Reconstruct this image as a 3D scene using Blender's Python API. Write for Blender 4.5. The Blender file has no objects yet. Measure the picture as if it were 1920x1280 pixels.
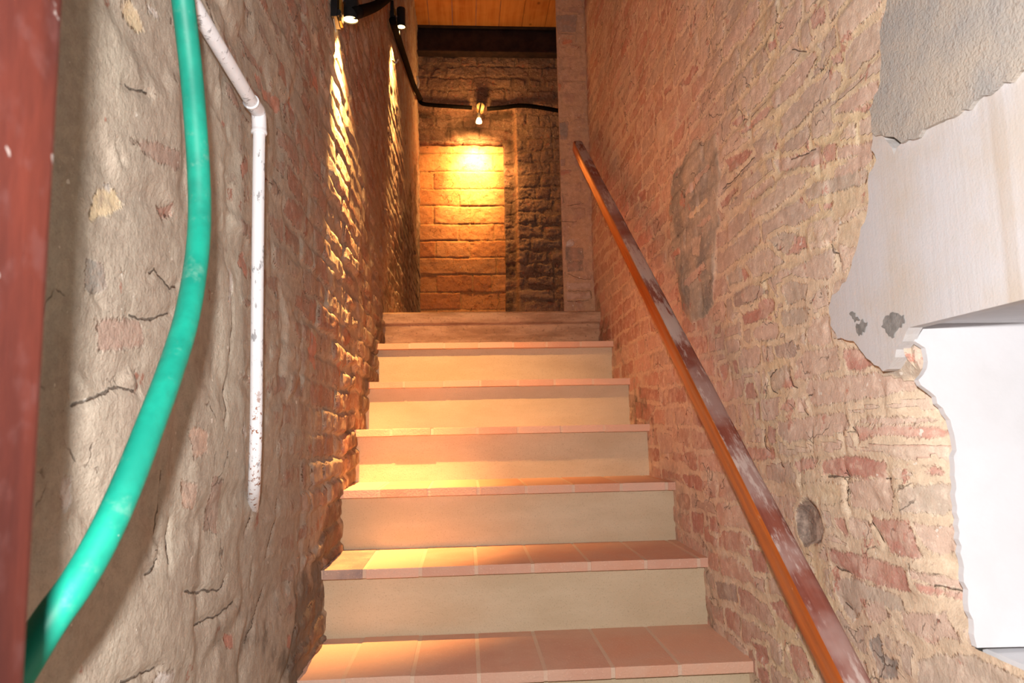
import bpy, bmesh, math, random
import numpy as np
from mathutils import Vector, Matrix

# ------------------------------------------------------------------ camera
SC = bpy.context.scene
COL = SC.collection
F_PX, PITCH, YAW, ROLL = 1354.2, 0.1171, 0.0668, 0.0196
EYE = 0.7086                                   # lens height over the bottom floor
def cam_axes():
    cy, sy, cp, sp = math.cos(YAW), math.sin(YAW), math.cos(PITCH), math.sin(PITCH)
    Fw = np.array([sy*cp, cy*cp, sp]); R = np.array([cy, -sy, 0.]); U = np.cross(R, Fw)
    c, s = math.cos(ROLL), math.sin(ROLL)
    return np.array([c*R - s*U, s*R + c*U, Fw])
CM = cam_axes()
cd = bpy.data.cameras.new('camera'); cam = bpy.data.objects.new('camera', cd); COL.objects.link(cam)
cd.sensor_width = 36; cd.lens = F_PX/1920*36; cd.clip_start = 0.02
mw = Matrix.Identity(4)
for r in range(3):
    mw[r][0] = CM[0][r]; mw[r][1] = CM[1][r]; mw[r][2] = -CM[2][r]
mw[0][3], mw[1][3], mw[2][3] = 0, 0, EYE
cam.matrix_world = mw
cd.dof.use_dof = True; cd.dof.focus_distance = 1.9; cd.dof.aperture_fstop = 11.0
SC.camera = cam

# ------------------------------------------------------------------ light
vs = SC.view_settings
vs.view_transform = 'Standard'; vs.look = 'None'; vs.exposure = 0.0; vs.gamma = 1.0; vs.use_curve_mapping = False
wd = bpy.data.worlds.new('dim_room'); SC.world = wd; wd.use_nodes = True
wd.node_tree.nodes['Background'].inputs[0].default_value = (1.0, 0.93, 0.86, 1)
wd.node_tree.nodes['Background'].inputs[1].default_value = 0.06
def point_light(name, loc, energy, color, radius):
    l = bpy.data.lights.new(name, 'POINT'); l.energy = energy; l.color = color; l.shadow_soft_size = radius
    o = bpy.data.objects.new(name, l); o.location = loc; COL.objects.link(o); return o
def spot_light(name, loc, target, energy, color, radius, deg, blend):
    l = bpy.data.lights.new(name, 'SPOT'); l.energy = energy; l.color = color; l.shadow_soft_size = radius
    l.spot_size = math.radians(deg); l.spot_blend = blend
    o = bpy.data.objects.new(name, l); o.location = loc; COL.objects.link(o)
    o.rotation_euler = (Vector(target)-Vector(loc)).to_track_quat('-Z', 'Y').to_euler(); return o
WARM = (1.0, 0.49, 0.145)
# the flash on top of the photographer's camera
point_light('camera_flash', (-0.03, -0.02, EYE+0.115), 81, (1.0, 0.96, 0.93), 0.014)

# ------------------------------------------------------------------ helpers
rng = np.random.default_rng(11)
PERM = rng.random((256, 256))
def lin(c, a=1.0):
    out = []
    for v in c[:3]:
        v = v/255.0
        out.append(v/12.92 if v <= 0.04045 else ((v+0.055)/1.055)**2.4)
    return (*out, a)
def vnoise(x, y, seed=0):
    x = np.asarray(x, float)+seed*17.31; y = np.asarray(y, float)+seed*9.77
    ix = np.floor(x).astype(int); iy = np.floor(y).astype(int); fx = x-ix; fy = y-iy
    fx = fx*fx*(3-2*fx); fy = fy*fy*(3-2*fy)
    a = PERM[ix & 255, iy & 255]; b = PERM[(ix+1) & 255, iy & 255]
    c = PERM[ix & 255, (iy+1) & 255]; d = PERM[(ix+1) & 255, (iy+1) & 255]
    return (a*(1-fx)+b*fx)*(1-fy)+(c*(1-fx)+d*fx)*fy
def fbm(x, y, seed=0, octv=4, gain=0.5):
    s = 0; a = 1.; t = 0
    for k in range(octv):
        s = s+a*vnoise(x*2**k, y*2**k, seed+k*3); t += a; a *= gain
    return s/t-0.5
def sstep(a, b, x):
    t = np.clip((x-a)/(b-a), 0, 1); return t*t*(3-2*t)
def ray(px, py):
    return CM.T @ np.array([(px-960)/F_PX, -(py-640)/F_PX, 1.0])
def on_x(px, py, X):
    d = ray(px, py); p = d*X/d[0]; return np.array([p[0], p[1], p[2]+EYE])
def on_y(px, py, Y):
    d = ray(px, py); p = d*Y/d[1]; return np.array([p[0], p[1], p[2]+EYE])
def poly_sd(poly, U, V):
    """signed distance to a polygon, positive inside"""
    P = np.asarray(poly, float); n = len(P)
    d2 = np.full(U.shape, 1e9); ins = np.zeros(U.shape, bool)
    for i in range(n):
        a = P[i]; b = P[(i+1) % n]; e = b-a
        t = np.clip(((U-a[0])*e[0]+(V-a[1])*e[1])/(e @ e+1e-12), 0, 1)
        d2 = np.minimum(d2, (U-a[0]-t*e[0])**2+(V-a[1]-t*e[1])**2)
        c = ((a[1] > V) != (b[1] > V))
        with np.errstate(divide='ignore', invalid='ignore'):
            xx = (b[0]-a[0])*(V-a[1])/(b[1]-a[1]+1e-15)+a[0]
        ins ^= c & (U < xx)
    d = np.sqrt(d2); return np.where(ins, d, -d)
def line_dist(pts, U, V):
    d2 = np.full(U.shape, 1e9)
    for a, b in zip(pts[:-1], pts[1:]):
        a = np.asarray(a, float); b = np.asarray(b, float); e = b-a
        t = np.clip(((U-a[0])*e[0]+(V-a[1])*e[1])/(e @ e+1e-12), 0, 1)
        d2 = np.minimum(d2, (U-a[0]-t*e[0])**2+(V-a[1]-t*e[1])**2)
    return np.sqrt(d2)
def tag(o, label=None, cat=None, group=None, kind=None):
    if label: o['label'] = label
    if cat: o['category'] = cat
    if group: o['group'] = group
    if kind: o['kind'] = kind
    return o
def thing(name, label, cat, loc=(0, 0, 0), group=None):
    o = bpy.data.objects.new(name, None); COL.objects.link(o); o.location = loc; o.empty_display_size = 0.05
    return tag(o, label, cat, group)
def place(name, me, mat, parent=None, smooth=False):
    mats = mat if isinstance(mat, (list, tuple)) else [mat]
    for m in mats: me.materials.append(m)
    if smooth:
        for p in me.polygons: p.use_smooth = True
    o = bpy.data.objects.new(name, me); COL.objects.link(o)
    if parent is not None:
        o.parent = parent
        o.location = -Vector(parent.location) if parent.parent is None else (0, 0, 0)
    return o
def obj(name, bm, mat, parent=None, smooth=False):
    me = bpy.data.meshes.new(name); bmesh.ops.recalc_face_normals(bm, faces=bm.faces[:]); bm.to_mesh(me); bm.free()
    return place(name, me, mat, parent, smooth)
def add_box(bm, lo, hi, bevel=0.0):
    vsx = [bm.verts.new((x, y, z)) for x in (lo[0], hi[0]) for y in (lo[1], hi[1]) for z in (lo[2], hi[2])]
    fs = [bm.faces.new([vsx[i] for i in q]) for q in
          ((0, 1, 3, 2), (4, 6, 7, 5), (0, 4, 5, 1), (2, 3, 7, 6), (0, 2, 6, 4), (1, 5, 7, 3))]
    if bevel:
        es = list({e for f in fs for e in f.edges})
        bmesh.ops.bevel(bm, geom=es, offset=bevel, segments=2, profile=0.7, affect='EDGES')
    return fs
def catmull(pts, sub):
    P = [Vector(p) for p in pts]; out = []
    for i in range(len(P)-1):
        p0 = P[max(i-1, 0)]; p1 = P[i]; p2 = P[i+1]; p3 = P[min(i+2, len(P)-1)]
        for k in range(sub):
            t = k/sub
            out.append(0.5*((2*p1)+(p2-p0)*t+(2*p0-5*p1+4*p2-p3)*t*t+(3*p1-p0-3*p2+p3)*t**3))
    out.append(P[-1]); return out
def add_tube(bm, pts, rad, seg=16, caps=True):
    pts = [Vector(p) for p in pts]; n = len(pts); rads = rad if isinstance(rad, (list, tuple)) else [rad]*n
    prev = None; rings = []
    for i in range(n):
        t = (pts[min(i+1, n-1)]-pts[max(i-1, 0)]).normalized()
        if prev is None:
            u = t.orthogonal().normalized()
        else:
            u = (prev-t*prev.dot(t)).normalized()
        prev = u; w = t.cross(u)
        rings.append([bm.verts.new(pts[i]+(u*math.cos(2*math.pi*k/seg)+w*math.sin(2*math.pi*k/seg))*rads[i]) for k in range(seg)])
    for a, b in zip(rings[:-1], rings[1:]):
        for k in range(seg):
            bm.faces.new((a[k], a[(k+1) % seg], b[(k+1) % seg], b[k]))
    if caps:
        bm.faces.new(rings[0][::-1]); bm.faces.new(rings[-1])
def auto_smooth(o, ang=40):
    me = o.data
    for p in me.polygons: p.use_smooth = True
    try: me.set_sharp_from_angle(angle=math.radians(ang))
    except Exception: pass

# ------------------------------------------------------------------ materials
class NT:
    def __init__(s, name):
        s.m = bpy.data.materials.new(name); s.m.use_nodes = True; s.t = s.m.node_tree
        s.b = s.t.nodes['Principled BSDF']; s.b.inputs['Roughness'].default_value = 0.85
        try: s.b.inputs['Specular IOR Level'].default_value = 0.25
        except KeyError: pass
        s.co = s.n('ShaderNodeTexCoord').outputs['Object']
    def n(s, typ, **kw):
        nd = s.t.nodes.new(typ)
        for k, v in kw.items(): setattr(nd, k, v)
        return nd
    def put(s, sock, v):
        if hasattr(v, 'is_linked') or isinstance(v, bpy.types.NodeSocket): s.t.links.new(v, sock)
        else: sock.default_value = v
    def math(s, op, a, b=0.0, c=None):
        nd = s.n('ShaderNodeMath', operation=op); s.put(nd.inputs[0], a); s.put(nd.inputs[1], b)
        if c is not None: s.put(nd.inputs[2], c)
        return nd.outputs[0]
    def ss(s, x, a, b, lo=0.0, hi=1.0):
        nd = s.n('ShaderNodeMapRange', interpolation_type='SMOOTHSTEP'); s.put(nd.inputs['Value'], x)
        nd.inputs['From Min'].default_value = a; nd.inputs['From Max'].default_value = b
        nd.inputs['To Min'].default_value = lo; nd.inputs['To Max'].default_value = hi
        return nd.outputs['Result']
    def mix(s, f, a, b, bt='MIX'):
        nd = s.n('ShaderNodeMix', data_type='RGBA', blend_type=bt); s.put(nd.inputs['Factor'], f)
        s.put(nd.inputs['A'] if False else nd.inputs[6], a); s.put(nd.inputs[7], b); return nd.outputs[2]
    def scaled(s, sc):
        nd = s.n('ShaderNodeMapping'); s.t.links.new(s.co, nd.inputs['Vector']); nd.inputs['Scale'].default_value = sc
        return nd.outputs[0]
    def noise(s, scale, detail=4.0, rough=0.55, vec=None):
        nd = s.n('ShaderNodeTexNoise'); s.t.links.new(vec if vec is not None else s.co, nd.inputs['Vector'])
        nd.inputs['Scale'].default_value = scale; nd.inputs['Detail'].default_value = detail; nd.inputs['Roughness'].default_value = rough
        return nd.outputs['Fac']
    def attr(s, name, out='Fac'):
        nd = s.n('ShaderNodeAttribute'); nd.attribute_name = name; return nd.outputs[out]
    def bump(s, h, dist=0.004, strength=1.0):
        nd = s.n('ShaderNodeBump'); s.put(nd.inputs['Height'], h); nd.inputs['Distance'].default_value = dist
        nd.inputs['Strength'].default_value = strength; s.t.links.new(nd.outputs[0], s.b.inputs['Normal'])
    def base(s, c): s.put(s.b.inputs['Base Color'], c)
    def gray(s, v):
        nd = s.n('ShaderNodeCombineColor'); [s.put(nd.inputs[i], v) for i in range(3)]; return nd.outputs[0]

def masonry_mat(name, dust, vis_lo=0.36, dust_amt=0.75, mort2=(190, 165, 135), relief=0.006, stretch=(1, 1, 1), dark=(140, 110, 88), light=(238, 214, 184), chip=(190, 108, 80), chip_t=0.62, hair_t=0.50, sat=0.9, val=1.0):
    t = NT(name)
    n1 = t.noise(38, 4, 0.6); n2 = t.noise(150, 3, 0.6); n3 = t.noise(7, 5, 0.6, t.scaled(stretch)); n4 = t.noise(17, 4, 0.62)
    sd = t.attr('sd')
    s = t.math('ADD', sd, t.math('MULTIPLY', t.math('SUBTRACT', n1, 0.5), 0.020))
    s = t.math('ADD', s, t.math('MULTIPLY', t.math('SUBTRACT', n2, 0.5), 0.010))
    edge = t.ss(s, -0.002, 0.003)
    vis = t.ss(t.math('ADD', t.math('MULTIPLY', n3, 0.6), t.math('MULTIPLY', n4, 0.4)), vis_lo, vis_lo+0.10)
    vis = t.math('MAXIMUM', vis, t.attr('bare'))
    bc = t.mix(t.ss(n2, 0.3, 0.75), t.attr('bcol', 'Color'), t.mix(0.35, t.attr('bcol', 'Color'), lin((225, 190, 165))))
    bc = t.mix(t.math('MULTIPLY', t.ss(n4, 0.46, 0.62), dust_amt), bc, lin(dust))
    mc = t.mix(t.ss(n3, 0.4, 0.62), t.attr('mcol', 'Color'), t.mix(0.55, t.attr('mcol', 'Color'), lin(mort2)))
    mc = t.mix(t.ss(n1, 0.25, 0.6), t.mix(0.16, mc, lin((110, 88, 70))), mc)
    mc = t.mix(t.ss(n2, 0.60, 0.74), mc, t.mix(0.35, mc, lin((240, 225, 200))))
    k = t.math('MULTIPLY', edge, vis)
    c = t.mix(k, mc, bc)
    n5 = t.noise(420, 3, 0.7); n6 = t.noise(75, 5, 0.72); n7 = t.noise(3.2, 4, 0.6)
    c = t.mix(t.ss(n6, 0.40, 0.66, 0.0, 0.42), c, t.mix(0.5, c, lin(dark)))
    c = t.mix(t.ss(n6, 0.34, 0.46, 0.40, 0.0), c, lin(light))
    c = t.mix(t.ss(n5, 0.52, 0.72, 0.0, 0.30), c, lin(dark))
    c = t.mix(t.math('MULTIPLY', t.ss(n4, chip_t, chip_t+0.03), t.ss(n2, 0.40, 0.55, 0.2, 0.85)), c, lin(chip))
    c = t.mix(t.ss(t.noise(64, 2, 0.5), 0.735, 0.755, 0, 0.8), c, lin((236, 226, 212)))
    # sooty and darker zones with a ragged outline
    so = t.ss(t.math('ADD', t.attr('dark_mask'), t.math('MULTIPLY', t.math('SUBTRACT', n4, 0.5), 1.2)), 0.35, 0.75)
    c = t.mix(t.math('MULTIPLY', so, 0.62), c, lin((70, 55, 45)))
    vm = t.n('ShaderNodeVectorMath', operation='ADD'); nv = t.n('ShaderNodeTexNoise'); t.t.links.new(t.co, nv.inputs['Vector']); nv.inputs['Scale'].default_value = 11; nv.inputs['Detail'].default_value = 5
    sc = t.n('ShaderNodeVectorMath', operation='SCALE'); t.t.links.new(nv.outputs['Color'], sc.inputs[0]); sc.inputs['Scale'].default_value = 0.16
    t.t.links.new(t.co, vm.inputs[0]); t.t.links.new(sc.outputs[0], vm.inputs[1])
    vo = t.n('ShaderNodeTexVoronoi', feature='DISTANCE_TO_EDGE'); t.t.links.new(vm.outputs[0], vo.inputs['Vector']); vo.inputs['Scale'].default_value = 8.5
    hair = t.math('MULTIPLY', t.ss(vo.outputs['Distance'], 0.004, 0.018, 1, 0), t.ss(t.math('ADD', t.math('MULTIPLY', n7, 0.5), t.math('MULTIPLY', n4, 0.5)), hair_t, hair_t+0.06))
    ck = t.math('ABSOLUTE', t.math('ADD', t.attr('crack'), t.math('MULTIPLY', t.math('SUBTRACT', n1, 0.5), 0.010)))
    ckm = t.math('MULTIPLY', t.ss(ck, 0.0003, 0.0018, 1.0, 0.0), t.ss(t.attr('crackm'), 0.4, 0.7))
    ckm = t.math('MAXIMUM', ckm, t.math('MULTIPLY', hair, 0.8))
    c = t.mix(t.math('MULTIPLY', ckm, 0.72), c, lin((66, 50, 40)))  # cracks darkened in colour for the shade in their depth
    hs = t.n('ShaderNodeHueSaturation'); t.put(hs.inputs['Color'], c); hs.inputs['Saturation'].default_value = sat; hs.inputs['Value'].default_value = val
    t.base(hs.outputs[0])
    h = t.math('ADD', t.math('MULTIPLY', k, 0.5), t.math('MULTIPLY', n1, 0.75))
    h = t.math('ADD', h, t.math('MULTIPLY', n2, 0.45)); h = t.math('ADD', h, t.math('MULTIPLY', n5, 0.25))
    h = t.math('SUBTRACT', h, t.math('MULTIPLY', ckm, 0.6))
    t.bump(h, relief, 1.0)
    t.b.inputs['Roughness'].default_value = 0.95
    return t.m
def simple_mat(name, c1, c2, scale=20, rough=0.8, bump=0.0, metal=0.0, stretch=(1, 1, 1)):
    t = NT(name); n1 = t.noise(scale, 5, 0.6, t.scaled(stretch))
    t.base(t.mix(t.ss(n1, 0.3, 0.7), lin(c1), lin(c2))); t.b.inputs['Roughness'].default_value = rough
    t.b.inputs['Metallic'].default_value = metal
    if bump: t.bump(t.math('ADD', n1, t.math('MULTIPLY', t.noise(scale*6, 3), 0.4)), bump)
    return t.m
def glow_mat(name, color, strength):
    t = NT(name); t.base((0.9, 0.8, 0.6, 1)); t.b.inputs['Emission Color'].default_value = (*color, 1)
    t.b.inputs['Emission Strength'].default_value = strength; return t.m

M_RIGHT = masonry_mat('weathered_brick_right', (236, 206, 180), 0.385, 0.50, (236, 208, 174), 0.0028, (1, 1, 1), (158, 128, 104), (246, 228, 200), (200, 122, 94), 0.635, 0.52, 0.78, 1.03)
M_LEFT = masonry_mat('dusty_masonry_left', (168, 144, 128), 0.44, 0.72, (176, 156, 138), 0.0034, (1, 1, 0.6), (112, 92, 76), (196, 180, 160), (164, 100, 76), 0.67, 0.55, 0.88, 0.90)
M_BACK = masonry_mat('sooty_rubble', (170, 130, 105), 0.40, 0.5, (150, 115, 90), 0.010)
M_PIER = masonry_mat('dusty_pier_brick', (190, 150, 126), 0.45, 0.8, (200, 162, 136), 0.003, (1, 1, 1), (150, 120, 98), (220, 188, 162), (190, 120, 90), 0.68, 0.56, 1.0)
M_TUFA = masonry_mat('tufa_blocks', (206, 142, 88), 0.30, 0.5, (214, 160, 102), 0.006, (1, 1, 1), (130, 80, 46), (226, 172, 112), (184, 104, 60), 0.62, 0.5, 1.0)

def riser_mat():
    t = NT('smooth_tan_plaster'); a = t.noise(6, 6, 0.62, t.scaled((0.5, 1, 1.6))); b = t.noise(260, 3); c3 = t.noise(1.8, 3)
    c = t.mix(t.ss(a, 0.32, 0.68), lin((204, 186, 156)), lin((216, 200, 172)))
    c = t.mix(t.math('MULTIPLY', t.ss(c3, 0.45, 0.65), 0.5), c, lin((198, 178, 148)))
    c = t.mix(t.math('MULTIPLY', t.ss(b, 0.55, 0.75), 0.35), c, lin((150, 128, 98)))
    t.base(c); t.bump(t.math('ADD', b, t.math('MULTIPLY', a, 1.2)), 0.0012); t.b.inputs['Roughness'].default_value = 0.9
    return t.m
M_RISER = riser_mat()
def tile_mat():
    t = NT('terracotta_tiles'); a = t.noise(9, 6, 0.62); b = t.noise(190, 3); g = t.attr('grout')
    c = t.mix(t.math('MULTIPLY', t.ss(a, 0.35, 0.68), 0.55), t.attr('tcol', 'Color'), lin((222, 186, 164)))
    c = t.mix(t.math('MULTIPLY', t.ss(b, 0.6, 0.72), 0.5), c, lin((235, 205, 185)))
    t.base(c); t.bump(t.math('ADD', b, t.math('MULTIPLY', a, 1.5)), 0.0016); t.b.inputs['Roughness'].default_value = 0.88
    return t.m
M_TILE = tile_mat()
def landing_mat():
    t = NT('worn_landing_edge'); a = t.noise(14, 6, 0.65, t.scaled((0.35, 1, 1.8))); b = t.noise(90, 4, 0.6)
    c = t.mix(t.ss(a, 0.36, 0.64), lin((172, 136, 108)), lin((208, 172, 142)))
    c = t.mix(t.math('MULTIPLY', t.ss(b, 0.58, 0.7), 0.5), c, lin((120, 92, 70)))
    t.base(c); t.bump(t.math('ADD', a, t.math('MULTIPLY', b, 0.5)), 0.005); t.b.inputs['Roughness'].default_value = 0.95
    return t.m
M_LANDING = landing_mat()
def plaster_mat():
    t = NT('white_limewash'); st = t.noise(70, 4, 0.6, t.scaled((1, 1, 0.05))); a = t.noise(5, 5, 0.6); f = t.noise(300, 3)
    dr = t.noise(16, 2, 0.5, t.scaled((1, 1, 0.015)))
    c = t.mix(t.ss(a, 0.4, 0.66), lin((206, 205, 208)), lin((202, 194, 186)))
    c = t.mix(t.math('MULTIPLY', t.ss(dr, 0.63, 0.69), 0.35), c, lin((180, 158, 130)))
    c = t.mix(t.math('MULTIPLY', t.attr('bare'), t.ss(t.noise(45, 4, 0.7), 0.45, 0.55)), c, lin((150, 148, 146)))
    t.base(c); t.bump(t.math('ADD', t.math('MULTIPLY', st, 0.5), t.math('MULTIPLY', f, 0.4)), 0.0012); t.b.inputs['Roughness'].default_value = 0.7
    return t.m
M_PLASTER = plaster_mat()
M_JAMB = simple_mat('bright_white_paint', (226, 226, 230), (220, 220, 223), 8, 0.7, 0.0012)
def cement_mat():
    t = NT('grey_cement_render'); a = t.noise(5, 6, 0.62); b = t.noise(60, 5, 0.65); f = t.noise(260, 3)
    c = t.mix(t.ss(a, 0.38, 0.62), lin((168, 165, 162)), lin((188, 178, 166)))
    c = t.mix(t.math('MULTIPLY', t.ss(b, 0.62, 0.7), 0.4), c, lin((120, 108, 98)))
    t.base(c); t.bump(t.math('ADD', t.math('MULTIPLY', b, 0.9), t.math('MULTIPLY', f, 0.7)), 0.0028); t.b.inputs['Roughness'].default_value = 0.95
    return t.m
M_CEMENT = cement_mat()
def plank_mat():
    t = NT('pine_planks'); g = t.noise(26, 5, 0.6, t.scaled((1, 0.06, 1))); k = t.noise(5, 2)
    v = t.n('ShaderNodeTexVoronoi'); t.t.links.new(t.scaled((1, 0.6, 1)), v.inputs['Vector']); v.inputs['Scale'].default_value = 5.0
    c = t.mix(t.ss(g, 0.3, 0.7), lin((190, 132, 70)), lin((166, 104, 48)))
    c = t.mix(t.ss(k, 0.45, 0.6), c, t.mix(0.3, c, lin((206, 150, 84))))
    c = t.mix(t.ss(v.outputs['Distance'], 0.03, 0.09, 0.7, 0.0), c, lin((92, 52, 24)))
    t.base(c); t.bump(g, 0.001); t.b.inputs['Roughness'].default_value = 0.7
    return t.m
M_PLANK = plank_mat()
def rail_top_mat():
    t = NT('worn_red_paint'); g = t.noise(60, 5, 0.65, t.scaled((1, 0.05, 1))); w = t.noise(11, 6, 0.72, t.scaled((1, 0.28, 1))); f = t.noise(5, 4)
    h = t.noise(120, 4, 0.7, t.scaled((1, 0.12, 1)))
    c = t.mix(t.ss(g, 0.3, 0.7), lin((122, 62, 50)), lin((146, 86, 72)))
    c = t.mix(t.math('MULTIPLY', t.ss(f, 0.42, 0.6), 0.8), c, lin((172, 144, 138)))
    sc = t.ss(t.math('ADD', t.math('MULTIPLY', w, 0.7), t.math('MULTIPLY', h, 0.3)), 0.485, 0.56)
    c = t.mix(t.math('MULTIPLY', sc, 0.72), c, lin((206, 190, 184)))
    t.base(c); t.bump(g, 0.0012); t.b.inputs['Roughness'].default_value = 0.55
    return t.m
def rail_side_mat():
    t = NT('orange_varnished_wood'); g = t.noise(50, 5, 0.6, t.scaled((1, 0.04, 1))); w = t.noise(60, 4, 0.7, t.scaled((1, 0.3, 1)))
    c = t.mix(t.ss(g, 0.3, 0.7), lin((196, 104, 44)), lin((164, 80, 30)))
    c = t.mix(t.ss(w, 0.66, 0.72, 0, 0.6), c, lin((214, 160, 120)))
    t.base(c); t.bump(g, 0.0006); t.b.inputs['Roughness'].default_value = 0.32
    t.b.inputs['Specular IOR Level'].default_value = 0.5
    return t.m
M_RTOP, M_RSIDE = rail_top_mat(), rail_side_mat()
def hose_mat():
    t = NT('green_rubber'); a = t.noise(9, 5, 0.65); f = t.noise(140, 2)
    c = t.mix(t.ss(a, 0.38, 0.62), lin((4, 118, 100)), lin((14, 142, 120)))
    c = t.mix(t.math('MULTIPLY', t.ss(t.noise(22, 5, 0.7), 0.56, 0.7), 0.35), c, lin((120, 160, 142)))
    c = t.mix(t.ss(f, 0.76, 0.79, 0, 0.6), c, lin((190, 205, 195)))
    t.base(c); t.b.inputs['Roughness'].default_value = 0.5; t.b.inputs['Specular IOR Level'].default_value = 0.5
    return t.m
M_HOSE = hose_mat()
def pipe_mat():
    t = NT('chipped_white_paint'); a = t.noise(55, 5, 0.7, t.scaled((1, 1, 0.45))); b = t.noise(120, 4, 0.7)
    z = t.n('ShaderNodeSeparateXYZ'); t.t.links.new(t.co, z.inputs[0])
    low = t.ss(z.outputs[2], EYE+0.02, EYE+0.10, 1, 0)
    c = t.mix(t.ss(a, 0.58, 0.62), lin((226, 226, 230)), lin((158, 158, 162)))
    c = t.mix(t.math('MULTIPLY', low, t.ss(b, 0.56, 0.6)), c, lin((140, 84, 50)))
    t.base(c); t.bump(a, 0.0012); t.b.inputs['Roughness'].default_value = 0.5
    return t.m
M_PIPE = pipe_mat()
def post_mat():
    t = NT('red_brown_paint'); a = t.noise(7, 6, 0.7, t.scaled((1, 1, 0.25))); b = t.noise(50, 3)
    v = t.noise(60, 2)
    c = t.mix(t.ss(a, 0.36, 0.64), lin((52, 20, 16)), lin((76, 31, 22)))
    c = t.mix(t.math('MULTIPLY', t.ss(b, 0.5, 0.7), 0.3), c, lin((82, 54, 52)))
    c = t.mix(t.ss(v, 0.73, 0.76, 0, 0.9), c, lin((130, 122, 118)))
    t.base(c); t.bump(a, 0.002); t.b.inputs['Roughness'].default_value = 0.6
    return t.m
M_POST = post_mat()
M_BLACK = simple_mat('black_metal', (24, 24, 26), (36, 35, 36), 30, 0.45)
M_CONDUIT = simple_mat('black_conduit', (14, 12, 12), (22, 19, 18), 40, 0.6, 0.0006)
M_CONDUIT.node_tree.nodes['Principled BSDF'].inputs['Specular IOR Level'].default_value = 0.03
M_CONDUIT.node_tree.nodes['Principled BSDF'].inputs['Roughness'].default_value = 1.0
M_CHIP = simple_mat('bare_grey_scratch_coat', (152, 150, 148), (124, 122, 120), 60, 0.9, 0.002)
M_STEEL = simple_mat('dark_rusty_steel', (38, 30, 32), (62, 46, 42), 14, 0.6, 0.001)
M_BRASS = simple_mat('brass_clip', (176, 130, 62), (150, 104, 46), 60, 0.4, 0, 0.6)
M_GREY = simple_mat('grey_plastic', (186, 178, 170), (160, 152, 146), 30, 0.5)
M_WHITEWIRE = simple_mat('white_wire', (226, 220, 208), (206, 198, 186), 30, 0.5)
M_PORC = simple_mat('porcelain', (214, 190, 140), (196, 170, 122), 30, 0.4)
M_GLOW = glow_mat('warm_lamp_glass', (1.0, 0.62, 0.22), 14)
M_FLOOR = simple_mat('dusty_floor', (160, 138, 116), (136, 116, 98), 6, 0.9, 0.002)

# ------------------------------------------------------------------ masonry fields
def masonry(u, v, ch, length, seed, jitter=0.3, joint=0.011, warp=0.010, vshift=0.0):
    r = np.random.default_rng(seed)
    uu = u+warp*2*fbm(u*9, v*9, seed+1, 3); vv = v+warp*2.2*fbm(u*3.5, v*3.5, seed+2, 3)+warp*1.2*fbm(u*22, v*22, seed+4, 2)
    row = np.floor((vv-vshift)/ch).astype(int); sd = np.full(u.shape, -0.05); bid = np.zeros(u.shape); 
    lv = np.abs(((vv-vshift)/ch-row)-0.5)*ch
    u0, u1 = float(uu.min())-length*2, float(uu.max())+length*2
    for rr in range(int(row.min()), int(row.max())+1):
        m = row == rr
        n = int((u1-u0)/length*2.6)+4
        ls = np.where(r.random(n) < 0.6, length, length*0.5)*(1+jitter*(r.random(n)-0.5))
        bd = np.concatenate([[u0-length*r.random()], u0+np.cumsum(ls)])
        ids = r.random(n+2)
        if not m.any(): continue
        k = np.clip(np.searchsorted(bd, uu[m])-1, 0, n-1)
        lo = bd[k]; hi = bd[k+1]; half = (hi-lo)/2
        du = np.abs(uu[m]-(lo+hi)/2)
        bx = half-joint/2-0.010; bv = ch/2-joint/2-0.010
        qx = du-bx; qv = lv[m]-bv
        d = np.sqrt(np.maximum(qx, 0)**2+np.maximum(qv, 0)**2)+np.minimum(np.maximum(qx, qv), 0)-0.010
        sd[m] = -d; bid[m] = ids[k]
    return sd, bid
def palette(bid, cols):
    arr = np.array([lin(c)[:3] for c in cols]); n = len(cols)
    k = np.minimum((bid*n).astype(int), n-1); f = 0.88+0.24*((bid*97.3) % 1.0)
    return arr[k]*f[:, None]
def wall_mesh(name, us, vs_, fields, posfn, mat, parent=None, keep=None, flip=False):
    U, V = np.meshgrid(us, vs_, indexing='ij'); u = U.ravel(); v = V.ravel(); nu, nv = len(us), len(vs_)
    fl = fields(u, v)
    co = posfn(u, v, fl['h'])
    idx = np.arange(nu*nv).reshape(nu, nv)
    q = np.stack([idx[:-1, :-1], idx[1:, :-1], idx[1:, 1:], idx[:-1, 1:]], -1).reshape(-1, 4)
    if flip: q = q[:, ::-1]
    if keep is not None:
        cu = u[q].mean(1); cv = v[q].mean(1); q = q[keep(cu, cv)]
        used = np.unique(q); mp = np.full(nu*nv, -1); mp[used] = np.arange(len(used)); q = mp[q]
        co = co[used]; fl = {k: a[used] for k, a in fl.items()}
    me = bpy.data.meshes.new(name); n = len(co); m = len(q)
    me.vertices.add(n); me.vertices.foreach_set('co', co.astype(np.float32).ravel())
    me.loops.add(m*4); me.loops.foreach_set('vertex_index', q.astype(np.int32).ravel())
    me.polygons.add(m); me.polygons.foreach_set('loop_start', np.arange(0, m*4, 4, dtype=np.int32))
    me.polygons.foreach_set('loop_total', np.full(m, 4, np.int32))
    me.polygons.foreach_set('use_smooth', np.ones(m, bool))
    me.update(calc_edges=True)
    fl.setdefault('crackm', np.zeros(n))
    for k in ('sd', 'dark_mask', 'crack', 'crackm', 'bare'):
        a = me.attributes.new(k, 'FLOAT', 'POINT'); a.data.foreach_set('value', fl[k].astype(np.float32))
    for k in ('bcol', 'mcol'):
        a = me.attributes.new(k, 'FLOAT_COLOR', 'POINT')
        a.data.foreach_set('color', np.concatenate([fl[k], np.ones((n, 1))], 1).astype(np.float32).ravel())
    return place(name, me, mat, parent)
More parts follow.
